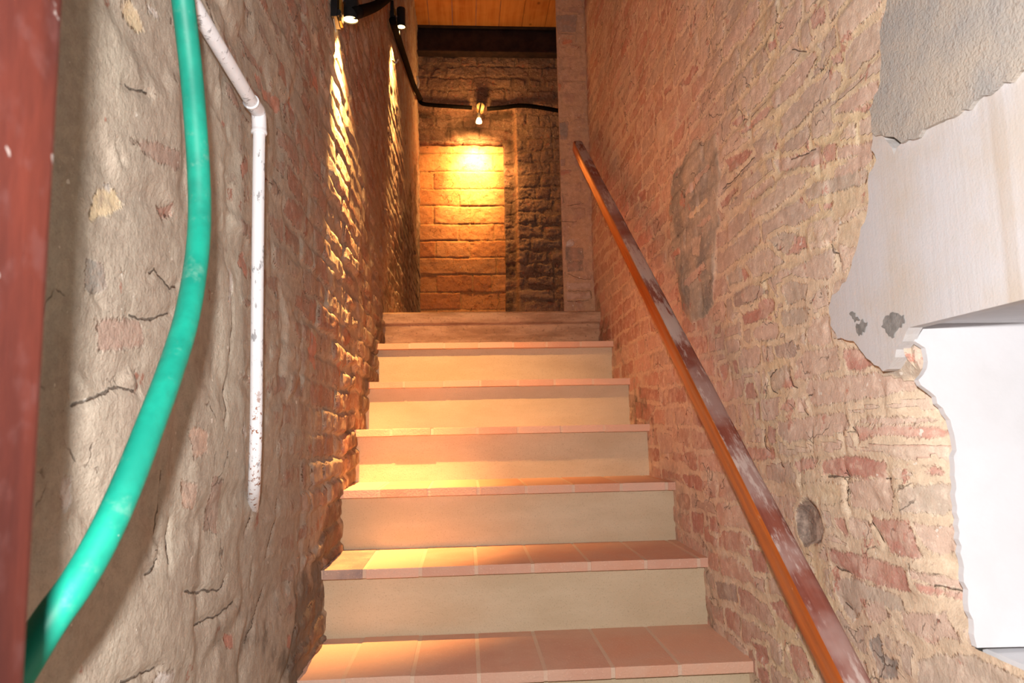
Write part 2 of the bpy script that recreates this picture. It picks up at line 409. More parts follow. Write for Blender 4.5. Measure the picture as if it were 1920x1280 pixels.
def lay_bricks(fl, u, v, bricks, proj, margin=0.012):
    """bricks whose outline can be read off the wall: (colour, corner list)"""
    hand = np.full(u.shape, -1.0)
    for col, pts in bricks:
        P = np.array([proj(*p) for p in pts]); lo = P.min(0)-0.03; hi = P.max(0)+0.03
        m = np.where((u > lo[0]) & (u < hi[0]) & (v > lo[1]) & (v < hi[1]))[0]
        if not len(m): continue
        d = poly_sd(P, u[m], v[m]); w = d > np.maximum(-margin, hand[m])
        mm = m[w]; fl['sd'][mm] = d[w]; hand[mm] = d[w]; fl['bcol'][mm] = np.array(lin(col)[:3])
        fl['bare'][mm] = np.where(d[w] > -0.006, 0.85, fl['bare'][mm])
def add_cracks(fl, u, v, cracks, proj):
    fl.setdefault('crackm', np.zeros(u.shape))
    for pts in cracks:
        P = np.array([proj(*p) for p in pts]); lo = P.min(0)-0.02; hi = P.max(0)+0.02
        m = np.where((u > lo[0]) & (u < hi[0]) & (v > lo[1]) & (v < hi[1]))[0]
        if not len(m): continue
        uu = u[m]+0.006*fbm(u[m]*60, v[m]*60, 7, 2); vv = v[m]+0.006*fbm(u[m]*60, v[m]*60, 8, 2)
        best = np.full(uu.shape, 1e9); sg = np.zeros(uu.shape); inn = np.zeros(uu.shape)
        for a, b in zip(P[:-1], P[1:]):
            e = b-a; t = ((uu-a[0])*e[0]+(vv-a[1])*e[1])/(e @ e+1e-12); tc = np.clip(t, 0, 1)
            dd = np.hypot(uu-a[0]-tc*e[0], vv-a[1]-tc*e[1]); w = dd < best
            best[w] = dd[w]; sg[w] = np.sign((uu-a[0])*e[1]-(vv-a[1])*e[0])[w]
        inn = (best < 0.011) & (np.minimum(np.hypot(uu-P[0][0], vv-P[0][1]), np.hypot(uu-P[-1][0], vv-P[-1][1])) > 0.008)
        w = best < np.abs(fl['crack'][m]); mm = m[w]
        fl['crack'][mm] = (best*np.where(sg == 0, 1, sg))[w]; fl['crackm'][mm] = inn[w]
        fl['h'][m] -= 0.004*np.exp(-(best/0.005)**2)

R, P, G, D, Y, W, C = (206, 124, 98), (216, 178, 154), (198, 178, 156), (172, 140, 124), (232, 206, 160), (222, 216, 210), (150, 145, 138)
R2, O = (194, 108, 84), (214, 124, 86)

# ------------------------------------------------------------------ right wall
XR = 0.637
def pr(px, py):
    p = on_x(px, py, XR); return p[1], p[2]
HAND_R = [
 (G, [(1447,450),(1475,433),(1495,440),(1483,478),(1465,470)]), (R, [(1480,478),(1492,455),(1492,441),(1512,443),(1518,463),(1500,473)]),
 (D, [(1380,550),(1385,577),(1425,562),(1450,545),(1430,533),(1410,535)]), (R2, [(1395,590),(1400,610),(1440,598),(1457,580),(1455,557),(1430,565),(1425,578)]),
 (P, [(1415,620),(1425,640),(1462,635),(1464,605),(1440,603)]), (G, [(1367,517),(1390,500),(1397,505),(1395,528),(1372,535)]), (R, [(1392,505),(1400,503),(1412,518),(1400,527)]),
 (G, [(1468,585),(1472,612),(1490,613),(1520,600),(1527,578),(1505,575)]), (G, [(1466,540),(1490,525),(1520,535),(1515,560),(1480,572)]),
 (P, [(1520,620),(1525,645),(1545,650),(1565,640),(1562,610),(1555,588),(1530,598)]), (D, [(1458,650),(1462,672),(1490,668),(1507,650),(1490,638)]),
 (R2, [(1585,655),(1595,695),(1625,692),(1640,685),(1620,660),(1603,650)]), (G, [(1440,698),(1475,683),(1487,690),(1478,708),(1466,730),(1445,733)]),
 (R, [(1460,729),(1480,700),(1491,726)]), (P, [(1492,680),(1512,660),(1575,648),(1583,690),(1545,702),(1508,712)]), (R, [(1492,712),(1494,698),(1512,683),(1510,708)]),
 (P, [(1512,735),(1520,712),(1600,703),(1690,690),(1722,720),(1700,735),(1600,753),(1525,762)]), (R, [(1465,768),(1470,755),(1492,744),(1494,763),(1480,772)]),
 (P, [(1457,792),(1540,775),(1590,775),(1600,800),(1585,812),(1480,830),(1460,815)]), (R, [(1605,793),(1640,800),(1690,797),(1762,806),(1760,822),(1650,815),(1617,828)]),
 (P, [(1606,790),(1630,783),(1700,780),(1740,788),(1700,796),(1640,797)]),
 (R, [(1437,800),(1455,803),(1456,832),(1438,832)]), (R, [(1397,735),(1402,717),(1412,715),(1419,742),(1416,747),(1398,748)]), (R, [(1350,685),(1368,680),(1365,700),(1358,718)]),
 (R, [(1376,677),(1386,675),(1388,700),(1381,700)]), (R, [(1416,755),(1423,752),(1426,785),(1417,787)]), (R, [(1340,612),(1353,609),(1352,625),(1340,628)]),
 (P, [(1363,640),(1390,635),(1390,658),(1366,664)]), (R, [(1388,865),(1450,860),(1450,840),(1400,838)]),
 (R, [(1488,868),(1500,862),(1540,858),(1535,876),(1500,885)]), (R2, [(1548,862),(1600,853),(1665,863),(1670,880),(1664,895),(1600,893),(1550,890)]), (R, [(1715,878),(1733,870),(1745,890),(1730,895)]),
 (Y, [(1500,905),(1540,900),(1593,910),(1590,942),(1550,948),(1505,935)]), (P, [(1597,903),(1670,893),(1683,925),(1675,962),(1600,950)]), (G, [(1690,915),(1745,903),(1785,938),(1750,968),(1692,960)]),
 (R, [(1570,972),(1590,970),(1594,1003),(1583,1000)]), (P, [(1597,970),(1630,972),(1642,1010),(1600,1008)]), (R2, [(1632,968),(1707,977),(1730,1046),(1675,1040),(1660,1010)]),
 (P, [(1712,980),(1765,985),(1785,1030),(1760,1043),(1730,1025)]), (R2, [(1557,1028),(1600,1035),(1695,1063),(1705,1085),(1713,1112),(1690,1110),(1600,1078),(1562,1058)]),
 (P, [(1705,1065),(1760,1080),(1790,1090),(1790,1112),(1745,1098),(1716,1085)]),
 (R, [(1714,1088),(1745,1097),(1792,1117),(1794,1130),(1730,1110)]), (G, [(1560,1087),(1600,1082),(1690,1117),(1700,1150),(1630,1125),(1600,1170),(1575,1130)]),
 (P, [(1625,1133),(1655,1125),(1672,1155),(1650,1170),(1630,1160)]), (P, [(1692,1150),(1770,1150),(1803,1200),(1735,1198),(1695,1178)]), (R, [(1733,1195),(1764,1190),(1758,1206),(1740,1206)]),
 (C, [(1628,1200),(1650,1188),(1655,1225),(1685,1240),(1680,1272),(1648,1268)]), (G, [(1718,1240),(1770,1225),(1830,1230),(1900,1262),(1960,1300),(1800,1320),(1720,1290)]),
 ((118, 98, 86), [(1492,955),(1513,928),(1535,950),(1549,985),(1541,1020),(1508,1024),(1497,1000)]), (R, [(1508,950),(1522,938),(1538,965),(1537,990),(1517,1002)]), (W, [(1497,972),(1503,963),(1510,970),(1509,985),(1499,985)]),  # bracket hole outline first, darkness of the recess put into its colour
 (R2, [(1297,960),(1320,962),(1318,1003),(1300,997)]), (R2, [(1330,967),(1345,970),(1353,998),(1335,996)]), (R2, [(1282,890),(1310,890),(1332,905),(1320,922),(1290,912)]),
 (R2, [(1405,1030),(1435,1035),(1441,1075),(1412,1072)]), (D, [(1345,1090),(1380,1095),(1384,1130),(1350,1122)]), (R2, [(1440,1130),(1465,1125),(1492,1165),(1488,1182),(1455,1157)]),
 (R2, [(1410,1205),(1440,1212),(1440,1247),(1420,1242)]), (R2, [(1473,1207),(1500,1212),(1527,1272),(1500,1277)]), (R2, [(1420,1252),(1440,1255),(1446,1290),(1425,1290)]),
 (R2, [(1195,725),(1235,730),(1240,752),(1200,747)]), (R2, [(1190,752),(1230,760),(1215,790),(1192,782)]), (P, [(1235,810),(1260,815),(1262,850),(1240,850)]),
 (R2, [(1376,232),(1398,212),(1401,224),(1384,238)]), (R, [(1395,247),(1440,200),(1457,195),(1442,217),(1402,250)]), (P, [(1562,205),(1620,160),(1647,148),(1643,185),(1600,205),(1562,217)]),
 (R, [(1600,206),(1643,186),(1640,196),(1618,210)]), (R, [(1543,278),(1565,265),(1567,300),(1548,306)]), (P, [(1569,277),(1635,262),(1632,290),(1570,298)]), (P, [(1562,318),(1632,270),(1634,300),(1600,325),(1562,335)]),
 (R2, [(1365,300),(1405,280),(1416,285),(1400,305),(1370,325)]), (P, [(1455,300),(1495,290),(1540,268),(1545,303),(1500,315),(1462,325)]), (R, [(1540,280),(1545,303),(1525,312),(1520,296)]),
 (R, [(1553,108),(1570,95),(1573,114),(1558,125)]), (R2, [(1440,85),(1452,72),(1455,85),(1445,98)]), (R2, [(1280,160),(1300,122),(1310,125),(1290,160)]), (R2, [(1243,170),(1262,150),(1262,165),(1246,180)]),
 (P, [(1445,180),(1520,95),(1530,105),(1500,160),(1455,205)]), (R2, [(1520,25),(1548,10),(1546,40),(1522,55)]), (P, [(1400,370),(1450,330),(1458,345),(1420,375)]),
 (G, [(1510,360),(1525,340),(1560,335),(1590,320),(1625,318),(1622,345),(1560,362),(1520,378)]), (R, [(1545,382),(1560,377),(1558,390),(1548,396)]),
 (R2, [(1200,365),(1212,352),(1213,372),(1203,382)]), (R2, [(1352,380),(1375,355),(1392,350),(1370,378),(1356,392)]),
]
CEM_R = [(1282,300),(1300,272),(1345,253),(1353,330),(1348,398),(1352,420),(1342,430),(1342,520),(1340,562),(1322,590),(1303,607),(1282,582),(1268,500),(1258,440),(1254,400),(1258,370),(1266,330)]
CEM_BR = [(P, [(1290,368),(1298,348),(1330,306),(1335,312),(1302,362)]), (Y, [(1293,407),(1330,370),(1334,378),(1300,412)]), (P, [(1310,424),(1335,400),(1338,408),(1318,428)]),
          (P, [(1285,532),(1325,490),(1330,502),(1297,538)]), (G, [(1300,450),(1318,440),(1316,480),(1302,480)]), (O, [(1258,478),(1280,462),(1280,474),(1260,486)])]
CRK_R = [[(1440,715),(1446,733),(1458,737)],[(1477,700),(1487,722),(1497,730)],[(1602,795),(1615,812),(1617,828)],[(1505,760),(1512,775),(1520,782)],[(1458,690),(1440,712)],
 [(1588,868),(1595,885),(1592,940),(1597,960)],[(1553,893),(1600,894)],[(1634,972),(1650,1000),(1663,1025)],[(1577,1125),(1592,1137),(1600,1150)],[(1456,865),(1470,880)],
 [(1556,455),(1575,480),(1580,498)],[(1660,895),(1680,897)],[(1740,1095),(1790,1112),(1797,1130)],[(1390,635),(1392,650)],[(1515,620),(1520,640)],[(1340,830),(1370,830)],
 [(1355,355),(1385,330),(1420,290)],[(1478,92),(1500,97),(1510,98)],[(1430,800),(1428,835),(1440,850)],[(1285,850),(1293,870)],[(1525,735),(1510,745)],[(1700,640),(1735,655)],
 [(1540,545),(1548,555)],[(1370,690),(1372,720)],[(1330,780),(1335,800)],[(1590,905),(1602,930)],[(1560,1060),(1600,1078)],[(1480,300),(1530,280)]]
def fields_right(u, v, shift=0.0):
    zc = v-EYE
    sd, bid = masonry(u, v, 0.062, 0.25, 5, 0.35, 0.013, 0.012, 0.02)
    far = sstep(1.25, 2.0, u)
    near_low = (1-sstep(1.45, 1.85, u-0.15*zc))
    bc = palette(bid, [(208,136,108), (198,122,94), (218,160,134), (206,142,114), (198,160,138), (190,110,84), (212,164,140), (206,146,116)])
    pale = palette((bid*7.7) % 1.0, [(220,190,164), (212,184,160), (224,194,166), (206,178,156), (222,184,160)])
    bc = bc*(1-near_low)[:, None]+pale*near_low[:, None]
    ma, mb, mo = np.array(lin((234,206,152))[:3]), np.array(lin((230,200,162))[:3]), np.array(lin((232,196,166))[:3])
    nz = fbm(u*2.2, v*2.2, 21, 3)+0.5; f2 = sstep(0.42, 0.62, nz)
    mc = (ma*(1-f2)[:, None]+mb*f2[:, None]); mc = mc*(1-far)[:, None]+mo*far[:, None]
    low = fbm(u*3, v*3, 30, 3); md = fbm(u*16, v*16, 31, 3); fn = fbm(u*70, v*70, 32, 2)
    smear = fbm(u*4.5, v*4.5, 33, 3)
    sd = sd-0.020*sstep(0.08, 0.24, smear)*(1-0.3*far)
    edge = sstep(-0.006, 0.006, sd)
    h = 0.018*low+0.005*md+0.002*fn+edge*0.0030*(0.0+1.5*((bid*31.7) % 1.0))
    fl = dict(sd=sd, bcol=bc, mcol=mc, h=h, dark_mask=np.zeros_like(u), crack=np.full_like(u, 0.1), bare=np.zeros_like(u))
    lay_bricks(fl, u, v, HAND_R, pr)
    # old grey cement smeared over the bricks
    Pc = np.array([pr(*p) for p in CEM_R]); d = poly_sd(Pc, u, v); d = d+0.045*fbm(u*16, v*16, 40, 4)
    k = sstep(-0.006, 0.006, d); cc = np.array(lin((152, 146, 138))[:3])*(1+0.5*fbm(u*12, v*12, 41, 3))[:, None]
    fl['mcol'] = fl['mcol']*(1-k)[:, None]+cc*k[:, None]; fl['sd'] = np.where(k > 0.3, -0.03, fl['sd']); fl['h'] += 0.002*k
    # broken plaster hole beside the niche corner
    for col, poly in ((C, [(1650,700),(1668,690),(1690,650),(1702,618),(1716,640),(1738,655),(1740,690),(1712,712),(1680,705)]),):
        Pg = np.array([pr(*p) for p in poly]); dg = poly_sd(Pg, u, v)+0.012*fbm(u*40, v*40, 42, 2); kg = sstep(-0.003, 0.003, dg)
        fl['mcol'] = fl['mcol']*(1-kg)[:, None]+np.array(lin(col)[:3])*kg[:, None]; fl['sd'] = np.where(kg > 0.3, -0.03, fl['sd'])
    lay_bricks(fl, u, v, CEM_BR+[(R, [(1708,662),(1726,656),(1722,672),(1710,690)])], pr)
    # recessed hole where an old bracket was
    Ph = np.array([pr(*p) for p in [(1492,955),(1513,928),(1535,950),(1549,985),(1541,1020),(1508,1024),(1497,1000)]])
    dh = poly_sd(Ph, u, v); fl['h'] -= 0.016*sstep(0.0, 0.012, dh)
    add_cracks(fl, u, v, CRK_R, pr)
    # darker towards the steps, plus random dark patches
    st = (u-1.649)*0.645; dz = (v-(0.1772+st)); fl['dark_mask'] = 0.42*np.exp(-(np.maximum(dz, 0)/0.10)**2)*sstep(1.3, 1.7, u)*(0.4+0.9*(fbm(u*5, v*5, 50, 3)+0.5))
    fl['dark_mask'] += 0.25*sstep(0.16, 0.34, fbm(u*6, v*6, 51, 3))
    return fl
NZ0, NZ1 = EYE-0.29, EYE+0.133                    # the niche in the right wall
def niche_end(v): return 0.985-0.078*np.clip((NZ1-v)/(NZ1-NZ0), 0, 1)
def keep_right(u, v):
    ins = (v > NZ0) & (v < NZ1) & (u < niche_end(v)) & (u > 0.45)
    return ~ins
def pos_right(u, v, h):
    inz = sstep(NZ0-0.005, NZ0+0.06, v)*(1-sstep(NZ1-0.10, NZ1-0.04, v))
    w = np.clip(1-(u-niche_end(v))/0.11, 0, 1)*inz*(u > niche_end(v)-0.02)
    return np.stack([XR-h+0.040*w*w, u, v], 1)
ys = np.concatenate([np.linspace(0.3, 0.7, 40)[:-1], 0.7*np.exp(np.linspace(0, math.log(3.62/0.7), 430))])
zs = np.concatenate([np.arange(EYE-0.80, EYE+0.9, 0.0055), np.linspace(EYE+0.9, EYE+3.4, 190)])
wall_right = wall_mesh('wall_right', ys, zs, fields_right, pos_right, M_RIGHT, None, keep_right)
tag(wall_right, kind='structure')
# brick cheek of the niche, under its broken plaster
def fields_cheek(u, v):
    fl = fields_right(0.95-u, v); fl['h'] = 0.006*fbm(u*20, v*20, 3, 3); fl['bare'][:] = 0; return fl
def pos_cheek(u, v, h):
    inz = sstep(NZ0-0.005, NZ0+0.06, v)*(1-sstep(NZ1-0.10, NZ1-0.04, v))
    return np.stack([XR+0.040*inz-0.012+0.016*(1-sstep(NZ0, NZ0+0.06, v))+u, niche_end(v)-h+0.006, v], 1)
wall_mesh('niche_cheek', np.arange(0.0, 0.2, 0.006), np.arange(NZ0+0.002, NZ1+0.012, 0.006), fields_cheek, pos_cheek, M_RIGHT, wall_right)
def slab(name, pts3, thick_dir, mat, parent, seed=1, sub=0.012, jit=0.004, raw=()):
    """a ragged slab: outline in 3-D, pushed back along thick_dir"""
    r = random.Random(seed); out = []; n = len(pts3)
    for i in range(n):
        a = Vector(pts3[i]); b = Vector(pts3[(i+1) % n]); L = (b-a).length; k = max(1, int(L/sub))
        for j in range(k):
            p = a.lerp(b, j/k)
            if j and i not in raw:
                nrm = (b-a).normalized().cross(Vector(thick_dir).normalized()); p = p+nrm*(r.random()-0.5)*2*jit
            out.append(p)
    bm = bmesh.new(); vv = [bm.verts.new(p) for p in out]; f = bm.faces.new(vv)
    g = bmesh.ops.extrude_face_region(bm, geom=[f])
    for e in g['geom']:
        if isinstance(e, bmesh.types.BMVert): e.co += Vector(thick_dir)
    bmesh.ops.triangulate(bm, faces=[f for f in bm.faces if len(f.verts) > 4])
    return obj(name, bm, mat, parent)
def wp(px, py, off=0.0):
    p = on_x(px, py, XR-off); return (p[0], p[1], p[2])
white_out = [(1863,168),(1792,215),(1740,238),(1712,262),(1690,268),(1676,290),(1660,262),(1656,250),(1636,250),(1633,280),(1643,300),(1629,325),(1627,390),(1612,440),(1596,500),(1586,528),(1560,553),
             (1554,575),(1557,610),(1570,635),(1600,639),(1612,655),(1632,676),(1655,696),(1672,680),(1680,655),(1692,640),(1704,614)]
pts = [wp(*p, 0.022) for p in white_out]
pts += [(XR-0.022, 0.30, NZ1), (XR-0.022, 0.30, EYE+0.42), wp(1925, 128, 0.022)]
nn = len(white_out)
pl = slab('plaster_coat', pts, (0.020, 0, 0), M_PLASTER, wall_right, 4, 0.010, 0.0035, raw=(nn-1, nn, nn+1))
cem_out = [(1925,128),(1863,168),(1792,215),(1740,238),(1712,262),(1690,268),(1660,256),(1634,248),(1630,205),(1646,170),(1652,120),(1649,60),(1660,20),(1672,-60),(1690,-160)]
pts = [wp(*p, 0.028) for p in cem_out]
pts += [(XR-0.028, 0.9, EYE+0.95), (XR-0.028, 0.30, EYE+0.95), (XR-0.028, 0.30, EYE+0.41)]
slab('cement_patch', pts, (0.026, 0, 0), M_CEMENT, wall_right, 8, 0.010, 0.004)
for sd_, poly in ((21, [(1652,612),(1660,592),(1676,586),(1694,590),(1696,606),(1682,618),(1676,632),(1664,626)]), (22, [(1604,612),(1614,600),(1626,604),(1622,618),(1610,630)]), (23, [(1592,588),(1600,586),(1612,600),(1602,604)])):
    slab('chipped_patch', [wp(*p, 0.0232) for p in poly], (0.003, 0, 0), M_CHIP, pl, sd_, 0.004, 0.003)
# niche lining
def jp(px, py, off):
    for _ in range(1):
        d = ray(px, py); yy = 0.95
        for k in range(6):
            p = d*yy/d[1]; yy = float(niche_end(p[2]+EYE))-off
    p = d*yy/d[1]; return (p[0], yy, p[2]+EYE)
jo = [(1704,612),(1716,640),(1735,652),(1738,690),(1722,712),(1727,722),(1745,735),(1768,765),(1785,800),(1792,830),(1790,870),(1795,950),(1796,985),(1805,1050),(1815,1120),(1826,1190),(1832,1214)]
pts = [jp(*p, 0.012) for p in jo]; pts[0] = (pts[0][0], float(niche_end(NZ1))-0.012, NZ1)
e0 = float(niche_end(NZ0)); e1 = float(niche_end(NZ1))
pts += [(1.02, e0-0.012, NZ0), (1.02, e1-0.012, NZ1)]
slab('niche_jamb', pts, (0, 0.010, 0), M_JAMB, wall_right, 5, 0.008, 0.0025, raw=(len(jo)-1, len(jo), len(jo)+1))
bm = bmesh.new()
add_box(bm, (XR-0.004, 0.30, NZ1), (1.06, e1+0.002, NZ1+0.05)); add_box(bm, (1.02, 0.30, NZ0), (1.06, e1, NZ1))
add_box(bm, (XR+0.004, 0.25, NZ0-0.05), (1.06, 0.30, NZ1+0.05))
obj('niche_lining', bm, simple_mat('shaded_white_paint', (206, 204, 206), (196, 194, 196), 12, 0.75, 0.002, 0, (1, 4, 1)), wall_right)  # same white as the jamb, soffit shade put in as a greyer tone

bm = bmesh.new(); add_box(bm, (XR+0.016, 0.30, NZ0-0.05), (1.06, e0+0.01, NZ0)); obj('niche_sill', bm, M_JAMB, wall_right)

# pier at the head of the stairs, closing off the right wall
YP = 3.45
def pp(px, py):
    p = on_y(px, py, YP); return p[0], p[2]
HAND_P = [((128,118,108), [(1060,463),(1092,465),(1095,485),(1060,487)]), ((120,108,96), [(1062,490),(1092,490),(1094,508),(1064,510)]), (P, [(1062,530),(1108,530),(1108,541),(1062,543)]),
          (P, [(1062,549),(1108,549),(1108,560),(1062,562)]), (W, [(1062,452),(1070,448),(1078,455),(1075,463),(1062,462)]), (O, [(1053,76),(1073,74),(1075,82),(1054,84)]), (O, [(1046,155),(1054,160),(1048,172)]),
          ((150,132,122), [(1042,30),(1082,28),(1080,60),(1044,62)]), ((140,132,126), [(1048,230),(1066,228),(1064,262),(1050,262)]), (R, [(1049,318),(1072,320),(1068,326),(1050,330)]), (D, [(1048,300),(1060,298),(1060,312),(1050,312)])]
def fields_pier(u, v):
    sd, bid = masonry(u, v, 0.066, 0.26, 77, 0.2, 0.010, 0.006)
    bc = palette(bid, [(214,170,134), (206,162,128), (210,166,132), (202,156,122), (200,160,130)])
    fl = dict(sd=sd, bcol=bc, mcol=np.tile(np.array(lin((214,170,134))[:3]), (len(u), 1)), h=0.008*fbm(u*8, v*8, 3, 3)+0.003*sstep(-.005, .005, sd), dark_mask=np.zeros_like(u), crack=np.full_like(u, .1), bare=np.zeros_like(u))
    lay_bricks(fl, u, v, HAND_P, pp)
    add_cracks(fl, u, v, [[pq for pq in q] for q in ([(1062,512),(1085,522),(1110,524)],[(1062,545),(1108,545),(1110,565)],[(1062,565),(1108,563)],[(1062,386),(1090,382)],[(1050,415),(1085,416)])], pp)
    return fl
XP = 0.487
def pos_pier(u, v, h):
    c = np.stack([u, YP-h, v], 1); e = u < XP; c[e, 0] = XP+0.17*(XP-u[e]); c[e, 1] = YP+(XP-u[e]); return c
wall_mesh('pier_face', np.concatenate([np.arange(XP-0.5, XP-0.02, 0.03), np.arange(XP-0.016, XR+0.05, 0.006)]), np.arange(EYE+0.45, EYE+3.45, 0.012), fields_pier, pos_pier, M_PIER, wall_right, flip=False)

# ------------------------------------------------------------------ left wall
XL = -0.362
def plf(px, py):
    p = on_x(px, py, XL); return p[1], p[2]
SOOT = (96, 78, 64)
HAND_L = [
 (Y, [(242,2),(262,0),(290,60),(272,66),(250,30)]), (Y, [(196,352),(235,358),(247,385),(225,402),(182,412),(186,375)]), (R, [(307,385),(335,380),(338,405),(315,412)]),
 (D, [(252,262),(300,265),(345,285),(348,318),(320,312),(280,290)]), (R, [(467,470),(474,498),(472,528),(457,492)]), (R, [(471,285),(476,320),(463,335),(461,310)]),
 (P, [(357,806),(370,800),(391,806),(390,848),(366,860)]), (D, [(400,890),(418,898),(415,1000),(392,990)]), (R, [(488,135),(500,148),(508,178),(494,165)]), ((150,84,58), [(570,140),(582,155),(586,178),(574,165)]),
 (W, [(436,505),(443,510),(440,572),(432,566)]), (W, [(459,785),(464,815),(461,820),(456,812)]), (W, [(286,4),(310,20),(313,36),(292,24)]), (W, [(208,348),(224,346),(226,362),(214,364)]), (C, [(175,480),(205,500),(212,535),(196,556),(172,540)]),
 (R, [(498,160),(520,178),(540,190),(530,215),(505,185)]), (R2, [(420,225),(430,228),(440,236),(430,238)]), ((168,84,58), [(574,165),(588,200),(586,225),(572,190)]), ((170,92,66), [(525,100),(540,130),(545,165),(528,140)]),
 (R2, [(548,180),(560,210),(558,240),(546,205)]), (R2, [(635,680),(641,676),(643,704),(637,708)]), (R, [(586,615),(600,640),(598,700),(584,670)]), (R2, [(590,120),(600,150),(604,180),(592,160)]),
 (D, [(190,600),(270,600),(280,650),(200,660)]), (R, [(403,900),(410,896),(412,918),(404,915)]), (W, [(288,1290),(305,1262),(330,1253),(332,1270),(322,1290)]), (W, [(138,890),(155,892),(157,940),(140,960),(134,930)]),
 (R2, [(432,1185),(446,1190),(444,1215),(430,1212)]), (R2, [(540,1190),(546,1188),(545,1215),(538,1215)]), (P, [(350,900),(372,905),(370,960),(352,950)]),
]
CRK_L = [[(150,765),(190,740),(235,724),(268,738)],[(250,590),(290,600),(330,585)],[(285,520),(300,505),(330,540),(345,535)],[(440,540),(442,600),(436,680),(425,800)],[(310,870),(306,960),(308,1010)],[(330,980),(325,1070)],
 [(278,1080),(300,1060),(312,1030)],[(375,1175),(420,1150),(450,1125)],[(480,960),(470,1000)],[(480,1060),(478,1100)],[(236,1278),(255,1272),(285,1262),(305,1250)],[(205,570),(195,555)],[(230,270),(240,300)],
 [(350,1110),(420,1105),(430,1080)],[(335,400),(320,410)],[(240,160),(290,175)],[(530,930),(520,980),(505,1050)],[(505,1100),(490,1150),(470,1210)],[(560,1150),(540,1250)],[(400,20),(405,40),(380,45)]]
def fields_left(u, v):
    zc = v-EYE
    sd, bid = masonry(u, v, 0.064, 0.26, 9, 0.4, 0.012, 0.014)
    nearm = 1-sstep(1.15, 1.75, u+0.45*zc+0.25*fbm(u*3, v*3, 60, 2))
    bc = palette(bid, [(176,124,104), (166,110,90), (162,120,102), (170,140,122), (156,92,70), (172,148,132), (164,124,106)])
    ma, mb = np.array(lin((204,192,172))[:3]), np.array(lin((186,168,150))[:3])
    f2 = sstep(0.35, 0.65, fbm(u*1.6, v*2.2, 61, 3)+0.5)*0.5+0.5*sstep(0.75, 1.5, u)
    mc = ma*(1-f2)[:, None]+mb*f2[:, None]
    smear = fbm(u*3.5, v*3.5, 63, 3)
    sd = sd-0.030*nearm-0.014*sstep(0.0, 0.2, smear)
    low = fbm(u*2.5, v*2.5, 64, 3); md = fbm(u*9, v*11, 65, 4); fn = fbm(u*45, v*45, 66, 3)
    edge = sstep(-0.006, 0.006, sd)
    far = sstep(1.5, 2.0, u)
    # big rough stones under the render in the near part
    cell, cid = masonry(u, v, 0.19, 0.34, 15, 0.6, 0.03, 0.05, 0.03)
    st = sstep(-0.02, 0.03, cell)*(1-far)
    far = far*(1-0.6*sstep(0.45, 0.9, zc))
    h = 0.011*low+(0.0035+0.012*far)*md+(0.0014+0.0045*far)*fn+edge*(0.003+0.006*far)*(0.2+1.4*((bid*31.7) % 1.0))+0.007*st*(0.3+cid)
    fl = dict(sd=sd, bcol=bc, mcol=mc*(0.92+0.16*cid*(1-far))[:, None], h=h-0.012, dark_mask=np.zeros_like(u), crack=np.full_like(u, 0.1), bare=np.zeros_like(u))
    lay_bricks(fl, u, v, HAND_L, plf)
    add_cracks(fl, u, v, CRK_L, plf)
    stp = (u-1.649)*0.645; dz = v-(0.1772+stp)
    fl['dark_mask'] = 0.78*np.exp(-(np.maximum(dz, 0)/0.13)**2)*sstep(1.2, 1.6, u)*(0.35+0.9*(fbm(u*5, v*5, 70, 3)+0.5))  # darker towards the steps
    Ps = np.array([plf(*p) for p in [(440,1110),(500,1100),(560,1060),(600,1060),(610,1280),(380,1290),(400,1200)]]); d = poly_sd(Ps, u, v)  # sooty patch beside the bottom steps
    fl['dark_mask'] += 0.85*sstep(-0.05, 0.05, d+0.12*fbm(u*9, v*9, 71, 3))*(0.5+fbm(u*7, v*7, 72, 3))
    fl['dark_mask'] += 0.35*sstep(0.10, 0.30, fbm(u*4, v*4, 73, 3))*far
    return fl
def pos_left(u, v, h): return np.stack([XL+h, u, v], 1)
ys = np.concatenate([np.linspace(0.3, 0.5, 25)[:-1], 0.5*np.exp(np.linspace(0, math.log(6.12/0.5), 540))])
zs = np.concatenate([np.arange(EYE-0.80, EYE+1.35, 0.0055), np.linspace(EYE+1.35, EYE+3.46, 210)])
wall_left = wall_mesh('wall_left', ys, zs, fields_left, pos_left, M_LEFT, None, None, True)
tag(wall_left, kind='structure')

